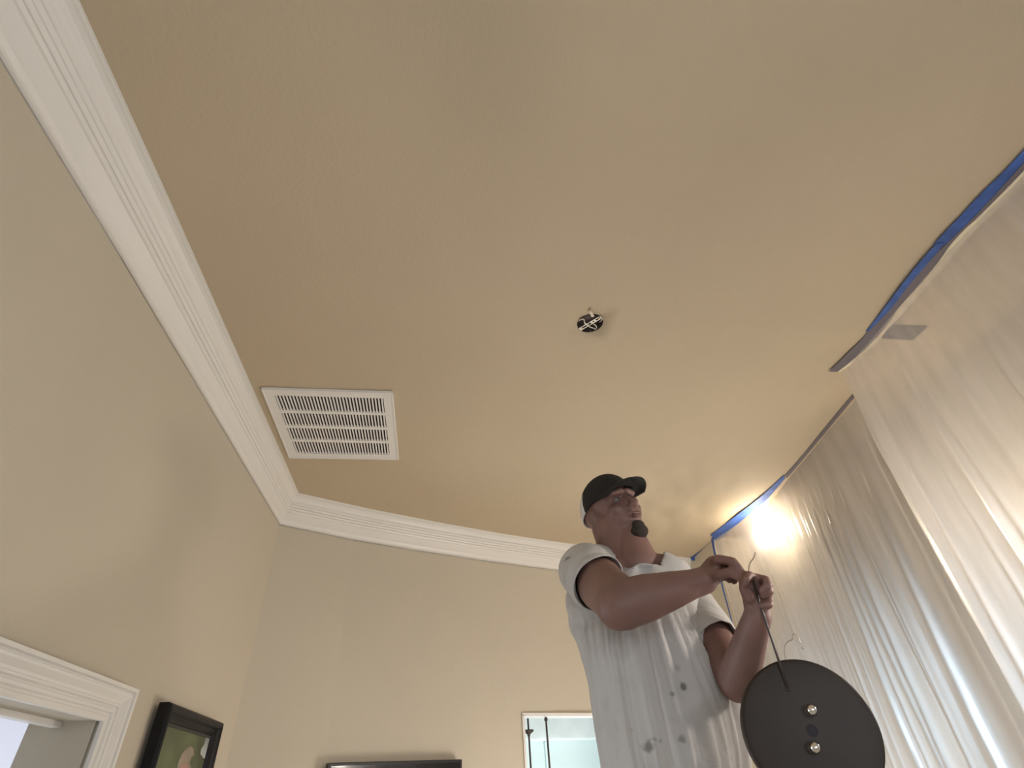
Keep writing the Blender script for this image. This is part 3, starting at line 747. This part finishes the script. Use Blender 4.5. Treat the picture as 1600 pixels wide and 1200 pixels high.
# ------------------------------------------------------------------ the man
def man():
    V3 = Vector
    root = empty('person', (.60, 1.50, .50)); tag(root, 'man in white t-shirt and black cap looking up, working on a lamp wire', 'person')
    Lx = V3((.97, .10, 0)).normalized()     # his left
    Fx = V3((.10, -.97, 0)).normalized()    # his front
    Z = V3((0, 0, 1))
    def ring(py, pl, pr_, hd, depth, tilt=0.0):
        """torso ring whose silhouette runs between two pixels"""
        a = PH(pl, py, hd); b = PH(pr_, py, hd); c = (a+b)/2; hw = (a-b).length/2
        d = (b-a); d.z = 0; d.normalize(); fr = V3((d.y, -d.x, 0))
        return c, d*hw, fr*depth
    # neck base, shoulders
    RS = PH(914, 893, 1.58); LS = PH(1078, 925, 1.70)
    RE = PH(974, 944, 1.31); RW = PH(1100, 907, 1.37)
    LE = PH(1152, 1066, 1.50); LW = PH(1184, 962, 1.37)
    NB = PH(985, 872, 1.62)
    HCn = PH(957, 803, 1.625)
    # ---------------- torso profile: (pixel row, left, right, distance, half depth)
    T = [(1300, 950, 1190, 1.62, .135), (1240, 944, 1182, 1.62, .135), (1190, 939, 1174, 1.61, .138), (1150, 934, 1168, 1.61, .138), (1105, 927, 1160, 1.61, .135), (1060, 920, 1140, 1.61, .128), (1020, 908, 1118, 1.61, .120),
         (985, 897, 1106, 1.62, .115), (950, 885, 1098, 1.62, .108), (920, 886, 1092, 1.63, .098), (893, 900, 1078, 1.635, .078), (874, 930, 1050, 1.64, .06)]
    # ---------------- body: one continuous surface
    bm = bmesh.new()
    rings = []
    for py, l, r, hd, dp in T:
        c, A, B = ring(py, l, r, hd, dp); s = (A.length-.018)/A.length; s2 = (B.length-.018)/B.length
        rings.append((c, A*s, B*s2))
    o_loft(bm, rings)
    pel = rings[0][0]; pel = V3((pel.x, pel.y, 1.32))
    o_ball(bm, pel, (.165, .12, .13)); o_ball(bm, rings[0][0], (.15, .11, .12))
    # legs down to the ladder tread
    feet = []
    for s in (-1, 1):
        hip = pel+Lx*(.09*s)+V3((0, 0, -.04)); knee = V3((hip.x, hip.y-.03, .93))+Lx*.01*s; ank = V3((hip.x, hip.y+.02, .58))+Lx*.01*s
        # the thighs are kept in proportion with the step he stands on
        o_chain(bm, [hip, knee, ank], [.085, .058, .038])
        o_chain(bm, [ank+V3((0, .03, -.035)), ank+Fx*.10+V3((0, 0, -.045))], [.035, .028]); feet.append((hip, knee, ank))
    # neck
    nt_ = HCn+V3((-.01, .0, -.05))
    o_caps(bm, NB+V3((0, .01, -.05)), .072, nt_, .062)
    # arms
    o_chain(bm, [NB+V3((0, 0, -.07)), RS.lerp(NB, .15), RS.lerp(RE, .5), RE], [.06, .066, .064, .056])
    q = RE.lerp(RW, .28); o_chain(bm, [RE, q, RE.lerp(RW, .6), RE.lerp(RW, .85), RW], [.055, .052, .042, .033, .031])
    o_ball(bm, RE+V3((-.012, .0, -.004)), .053)
    o_chain(bm, [NB+V3((0, 0, -.08)), LS, LS.lerp(LE, .5), LE], [.06, .056, .047, .043])
    q = LE.lerp(LW, .3); o_chain(bm, [LE, q, LE.lerp(LW, .65), LW], [.043, .042, .035, .029])
    # head, in its own frame: f forward, l left, u up
    f_ = (_M @ V3((.42, -.66, -.62))).normalized(); u_ = _M @ V3((-.30, -.72, .62)); u_ = (u_-f_*u_.dot(f_)).normalized(); l_ = u_.cross(f_).normalized()
    R = Matrix((f_, l_, u_)).transposed(); k = .94
    def H(a, b, c): return HCn+(f_*a+l_*b+u_*c)*k
    def hb(c, r): o_ball(bm, H(*c), tuple(x*k for x in r), R)
    hb((-.012, 0, .032), (.100, .078, .090))
    hb((.030, 0, -.030), (.066, .064, .078))
    hb((.020, 0, -.078), (.060, .058, .040))
    hb((.072, 0, -.098), (.026, .030, .022))
    for s in (-1, 1):
        o_caps(bm, H(-.02, .056*s, -.055), .020*k, H(.066, .018*s, -.100), .018*k)
        hb((.060, .040*s, -.022), (.026, .024, .024))
        hb((-.006, .078*s, -.012), (.016, .009, .031)); hb((-.002, .084*s, -.000), (.012, .006, .018)); hb((-.001, .080*s, -.036), (.008, .006, .010))
        o_caps(bm, H(.079, .046*s, .030), .010*k, H(.090, .012*s, .034), .011*k)
        hb((.105, .011*s, -.030), (.010, .008, .008))
    o_caps(bm, H(.090, 0, .022), .010*k, H(.116, 0, -.020), .012*k)
    hb((.113, 0, -.026), (.013, .013, .011))
    hb((.092, 0, -.050), (.014, .028, .014))
    o_caps(bm, H(.028, 0, -.082), .050*k, NB+Fx*.015+V3((.006, 0, -.03)), .070)
    # ---------------- hands
    def hand(W, palm, kn, tips, rs=.0085, thumb=None, palmr=.024):
        o_caps(bm, W, .026, palm, palmr)
        for K in kn: o_caps(bm, palm, palmr*.8, K, .0105)
        for a, b in zip(kn, kn[1:]): o_caps(bm, a, .0105, b, .0105)
        for K, ch in zip(kn, tips): o_chain(bm, [K]+ch, [.0102, .0095, .0088, .0078][:len(ch)+1])
        if thumb: o_chain(bm, thumb, [.015, .012, .0105, .009][:len(thumb)])
    # right hand: back of the hand up, fingers reach forward and pinch the wire
    hand(RW, PH(1119, 888, 1.375),
         [PH(1119, 874, 1.325), PH(1124, 873, 1.345), PH(1129, 876, 1.368), PH(1131, 883, 1.39)],
         [[PH(1143, 876, 1.315), PH(1156, 890, 1.315), PH(1160, 904, 1.32)],
          [PH(1146, 877, 1.338), PH(1158, 892, 1.34), PH(1159, 907, 1.342)],
          [PH(1148, 882, 1.362), PH(1153, 897, 1.362), PH(1147, 909, 1.36)],
          [PH(1146, 888, 1.384), PH(1148, 901, 1.382), PH(1140, 907, 1.38)]],
         thumb=[PH(1113, 897, 1.350), PH(1126, 898, 1.332), PH(1138, 894, 1.322), PH(1151, 901, 1.318)], palmr=.030)
    # left hand: fist around the rod, knuckles to the right
    hand(LW, PH(1178, 928, 1.36),
         [PH(1176, 902, 1.335), PH(1187, 904, 1.345), PH(1191, 913, 1.36), PH(1188, 925, 1.375)],
         [[PH(1170, 898, 1.305), PH(1166, 905, 1.29), PH(1164, 913, 1.30)],
          [PH(1197, 906, 1.32), PH(1200, 916, 1.305), PH(1190, 922, 1.31)],
          [PH(1203, 918, 1.345), PH(1203, 925, 1.325), PH(1192, 930, 1.32)],
          [PH(1202, 936, 1.36), PH(1202, 945, 1.345), PH(1191, 946, 1.335)]],
         thumb=[PH(1170, 932, 1.335), PH(1163, 920, 1.32), PH(1162, 910, 1.312), PH(1166, 901, 1.31)], palmr=.027)
    me = organic(bm, .0042, 5, .5)
    body = link('body', me, root, M['skin'], True)
    # ---------------- beard, eyes, lips
    bm = bmesh.new()
    o_ball(bm, H(.076, 0, -.106), (.0275*k, .033*k, .0235*k), R); o_ball(bm, H(.086, 0, -.088), (.015*k, .024*k, .016*k), R); o_ball(bm, H(.062, 0, -.112), (.026*k, .026*k, .014*k), R)
    link('beard', organic(bm, .003, 3), root, M['hair'], True)
    bm = bmesh.new(); o_ball(bm, H(.104, 0, -.055), (.005*k, .021*k, .005*k), R); o_ball(bm, H(.102, 0, -.063), (.006*k, .018*k, .005*k), R); build('lips', bm, M['lip'], root, True)
    for s in (-1, 1):
        bm = bmesh.new(); o_ball(bm, H(.0765, .030*s, .010), .0100*k); ey = build('eye', bm, M['eye'], root, True)
        bm = bmesh.new(); o_ball(bm, H(.0835, .030*s, .0105), .0045*k); build('iris', bm, M['iris'], ey, True)
        bm = bmesh.new(); tube_bm(bm, catmull([H(.088, .014*s, .030), H(.092, .032*s, .038), H(.078, .050*s, .030)], 6), .004); build('eyebrow', bm, M['hair'], root, True)
    # small ring at the far side of the neck
    bm = bmesh.new(); c = PH(1009, 846, 1.63); tube_bm(bm, [c+V3((math.cos(t)*.006, 0, math.sin(t)*.007)) for t in [i*math.pi/6 for i in range(13)]], .0011, 6); build('earring', bm, M['brass'], root, True)
    # ---------------- cap
    bm = bmesh.new(); nA, nB = 40, 12; rows = []
    for i in range(nB+1):
        t = i/nB*math.pi/2; row = []
        for j in range(nA):
            a = 2*math.pi*j/nA
            lift = .018*math.cos(a)
            row.append(bm.verts.new(H(-.010+.112*math.cos(a)*math.cos(t), .088*math.sin(a)*math.cos(t), .028+lift*(1-i/nB)+.108*math.sin(t))))
        rows.append(row)
    for A, B in zip(rows[:-1], rows[1:]):
        for j in range(nA): bm.faces.new((A[j], A[(j+1) % nA], B[(j+1) % nA], B[j]))
    bmesh.ops.remove_doubles(bm, verts=bm.verts, dist=1e-4)
    bmb = bm.copy()
    def keep(b_, front):
        fs = [f for f in b_.faces if ((f.calc_center_median()-HCn).dot(f_)/k > -.030) != front]
        bmesh.ops.delete(b_, geom=fs, context='FACES')
    keep(bm, True); keep(bmb, False)
    cap = build('cap', bm, M['cap'], root, True); md = cap.modifiers.new('t', 'SOLIDIFY'); md.thickness = .003
    rp = build('rear_panel', bmb, M['capw'], cap, True); md = rp.modifiers.new('t', 'SOLIDIFY'); md.thickness = .003
    cap['label'] = 'black cap with dark brim and white back panel'
    bm = bmesh.new(); g = []
    for i in range(9):
        u = i/8; row = []
        for j in range(17):
            s = (j/8-1); a = s*1.25
            inner = V3((-.010+.112*math.cos(a), .088*math.sin(a), .030+.018*math.cos(a)))
            outer = V3((.070+.105*math.cos(a*.98)*.98, .080*math.sin(a*1.05), .036-.018*s*s+.0*s))
            q = inner.lerp(outer, u); q.z += .010*math.sin(u*math.pi)*(1-s*s); row.append(bm.verts.new(H(*q)))
        g.append(row)
    for A, B in zip(g, g[1:]):
        for j in range(16): bm.faces.new((A[j], A[j+1], B[j+1], B[j]))
    br = build('brim', bm, M['cap'], cap, True); md = br.modifiers.new('t', 'SOLIDIFY'); md.thickness = .004
    # ---------------- t-shirt: body and two set-in sleeves
    b2 = bmesh.new()
    def piece(bm, vox, cuts):
        me = organic(bm, vox, 6); t = bmesh.new(); t.from_mesh(me); bpy.data.meshes.remove(me)
        for pt, nr, sel in cuts:
            bmesh.ops.bisect_plane(t, geom=t.verts[:]+t.edges[:]+t.faces[:], plane_co=pt, plane_no=nr)
            bmesh.ops.delete(t, geom=[f for f in t.faces if (f.calc_center_median()-pt).dot(nr) > 0 and sel(f.calc_center_median())], context='FACES')
        m_ = bpy.data.meshes.new('t'); t.to_mesh(m_); t.free(); b2.from_mesh(m_); bpy.data.meshes.remove(m_)
    yes = lambda c: True
    bm = bmesh.new()
    o_loft(bm, [ring(*t) for t in T], 36)
    o_ball(bm, RS.lerp(NB, .12)+V3((0, .0, .012)), .068)
    o_chain(bm, [NB+V3((0, .01, -.045)), RS.lerp(NB, .2)], [.066, .070]); o_chain(bm, [NB+V3((.0, .01, -.045)), LS], [.066, .060])
    nd = (HCn-NB); nd = (V3((nd.x*.3, nd.y*.3, nd.z)).normalized()+V3((.10, -.15, 0))).normalized(); npt = NB+V3((0, 0, -.020))
    nc = NB+Fx*.018+V3((.008, 0, 0)); nr_ = .083
    piece(bm, .006, [(NB+V3((0, 0, -.055)), Z, lambda c: math.hypot(c.x-nc.x, c.y-nc.y) < nr_), (V3((0, 0, 1.27)), V3((0, 0, -1)), yes)])
    for v in b2.verts:
        if v.is_boundary and v.co.z > NB.z-.07:
            q = V3((v.co.x-nc.x, v.co.y-nc.y, 0))
            if q.length < nr_+.015: q = q.normalized()*nr_; v.co.x = nc.x+q.x; v.co.y = nc.y+q.y
    d = (RE-RS).normalized(); d_ = (d+V3((.45, 0, -.25))).normalized()
    bm = bmesh.new(); o_chain(bm, [RS.lerp(NB, .22)+V3((0, 0, .004)), RS, RS.lerp(RE, .42), RS.lerp(RE, .8)], [.070, .075, .074, .074])
    piece(bm, .005, [(RS.lerp(RE, .44), d_, yes)])
    d2_ = (LE-LS).normalized()
    bm = bmesh.new(); o_chain(bm, [LS+V3((-.02, 0, 0)), LS.lerp(LE, .5), LS.lerp(LE, .95)], [.060, .058, .058])
    piece(bm, .005, [(LS.lerp(LE, .62), d2_, yes)])
    # cloth folds: vertical drapes below the arm, pulls from the shoulders
    b2.normal_update(); ax = rings[3][0]
    for v in b2.verts:
        c = v.co; n = v.normal
        ang = math.atan2(c.y-ax.y, c.x-ax.x)
        hgt = c.z
        s = ang*3.2+(hgt-CH)*.9
        fold = noise.noise(V3((s*2.1, (hgt-CH)*1.4, 2)))*.010+noise.noise(V3((s*5.2, (hgt-CH)*2.6, 6)))*.0055
        w_ = smooth01((CH+.42-hgt)/.12)
        dA = (c-(PH(905, 905, 1.55))).length
        pull = .006*math.sin(dA*95+1.5*noise.noise(c*6))*math.exp(-((dA-.13)/.07)**2)
        dg = noise.noise(V3((c.x*9+c.z*11, c.y*4, c.z*3)))*.0035
        v.co = c+n*(fold*w_+pull*(1-w_*.7)+dg+.001)
    me = bpy.data.meshes.new('t_shirt'); b2.to_mesh(me); b2.free()
    sh = link('t_shirt', me, root, M['shirt'], True); md = sh.modifiers.new('t', 'SOLIDIFY'); md.thickness = .0025; md.offset = -1
    # collar band
    # ---------------- trousers
    bm = bmesh.new(); o_loft(bm, [(c, A*1.01, B*1.01) for c, A, B in rings[:2]]); o_ball(bm, pel, (.178, .135, .14)); o_ball(bm, rings[0][0], (.165, .125, .12))
    for hip, knee, ank in feet: o_chain(bm, [hip, knee, ank+V3((0, 0, .03))], [.10, .075, .062])
    link('trousers', organic(bm, .009, 5), root, M['trousers'], True)
    for hip, knee, ank in feet:
        bm = bmesh.new(); b0 = ank+V3((0, .03, 0)); o_chain(bm, [ank+V3((0, .025, -.02)), ank+V3((0, .03, -.038)), ank+Fx*.13+V3((0, 0, -.042))], [.046, .044, .036])
        me = organic(bm, .006, 3); 
        for v in me.vertices: v.co.z = max(v.co.z, .502)
        link('shoe', me, root, M['shoe'], True)
    return dict(RW=RW, LW=LW, feet=feet)
man()

# ------------------------------------------------------------------ step ladder the man stands on (below the frame)
def ladder():
    cx, cy = .62, 1.50
    root = empty('step_ladder', (cx, cy, 0)); tag(root, 'aluminium step stool under the man, below the frame', 'ladder')
    bm = bmesh.new(); box_bm(bm, (cx-.26, cy-.19, .47), (cx+.26, cy+.16, .50), bev=.006); build('tread', bm, M['alu'], root)
    bm = bmesh.new(); box_bm(bm, (cx-.27, cy-.36, .235), (cx+.27, cy-.20, .26), bev=.006); build('tread', bm, M['alu'], root)
    for sx in (-1, 1):
        tube('leg', [(cx+.25*sx, cy-.10, .48), (cx+.27*sx, cy-.42, .012)], .014, M['alu'], root); tube('leg', [(cx+.25*sx, cy+.12, .48), (cx+.27*sx, cy+.34, .012)], .014, M['alu'], root)
ladder()

# ------------------------------------------------------------------ the lamp canopy hanging from his hand, with rod and wires
def canopy():
    hd = 1.36
    c = PH(1267, 1142, hd); v = _M.transposed() @ (c-Vector((0, 0, CH))); r = .1206*v.z
    n = Vector((-.2806, -.9596, -.0208)).normalized()
    root = empty('lamp_canopy', c); tag(root, 'round dark bronze lamp canopy hanging on a rod below his hands', 'lamp part')
    bm = bmesh.new(); k = r
    lathe_bm(bm, [(0, .010), (k*.06, .010), (k*.3, .0095), (k*.6, .008), (k*.85, .0058), (k*.96, .0045), (k*.988, .0038), (k*1.0, .001), (k*.998, -.022), (k*.985, -.022), (k*.98, -.002), (k*.8, .001), (k*.5, .004), (0, .006)], c, n, 72)
    build('dish', bm, M['bronze'], root, True)
    for (px, py) in ((1263, 1111), (1267, 1169)):
        q = PH(px, py, hd); q = q-n*((q-c).dot(n))+n*.0093
        bm = bmesh.new(); lathe_bm(bm, [(.0095, 0), (.0095, .004), (.006, .006), (.0085, .010), (.0105, .015), (.0085, .021), (.004, .025), (0, .0255)], q, n, 24); build('cap_nut', bm, M['chrome'], root, True)
    q = c+n*.0102; bm = bmesh.new(); lathe_bm(bm, [(0, .0), (.0085, .0), (.009, .0010), (.0105, .0010), (.011, -.002)], q, n, 28); build('centre_hole_disc', bm, M['dark'], root, True)  # flat disc on the solid dish, the hole's shade is its dark colour
    # thin rod from his fist to the dish
    fist = PH(1186, 940, 1.335); top = PH(1177, 905, 1.325)
    low = PH(1231, 1078, hd-.012)
    low = low-n*((low-c).dot(n))+n*.0095
    mid = fist.lerp(low, .5)
    tube('rod', [top, fist, mid, low], .0024, M['wire'], root, 10)
    bm = bmesh.new(); o_ball(bm, low, .0034); build('rod_end', bm, M['wire'], root, True)
    # wires behind the dish
    W = [PH(x, y, hd+.03) for x, y in ((1228, 1050), (1227, 1028), (1226, 1010), (1232, 1002), (1238, 999), (1238, 993), (1242, 991), (1247, 996), (1250, 1003), (1254, 1009), (1252, 1013), (1256, 1014))]
    tube('bent_wire', catmull(W, 6), .0011, M['copper'], root, 6)
    tube('wire_tail', catmull([PH(1170, 910, 1.315), PH(1170, 893, 1.31), PH(1172, 880, 1.312), PH(1178, 871, 1.315), PH(1180, 863, 1.315)], 6), .0015, M['copper'], root, 6)
    tube('held_wire', catmull([PH(1170, 910, 1.315), PH(1160, 905, 1.312), PH(1150, 905, 1.32)], 6), .0020, M['wire'], root, 6)
canopy()
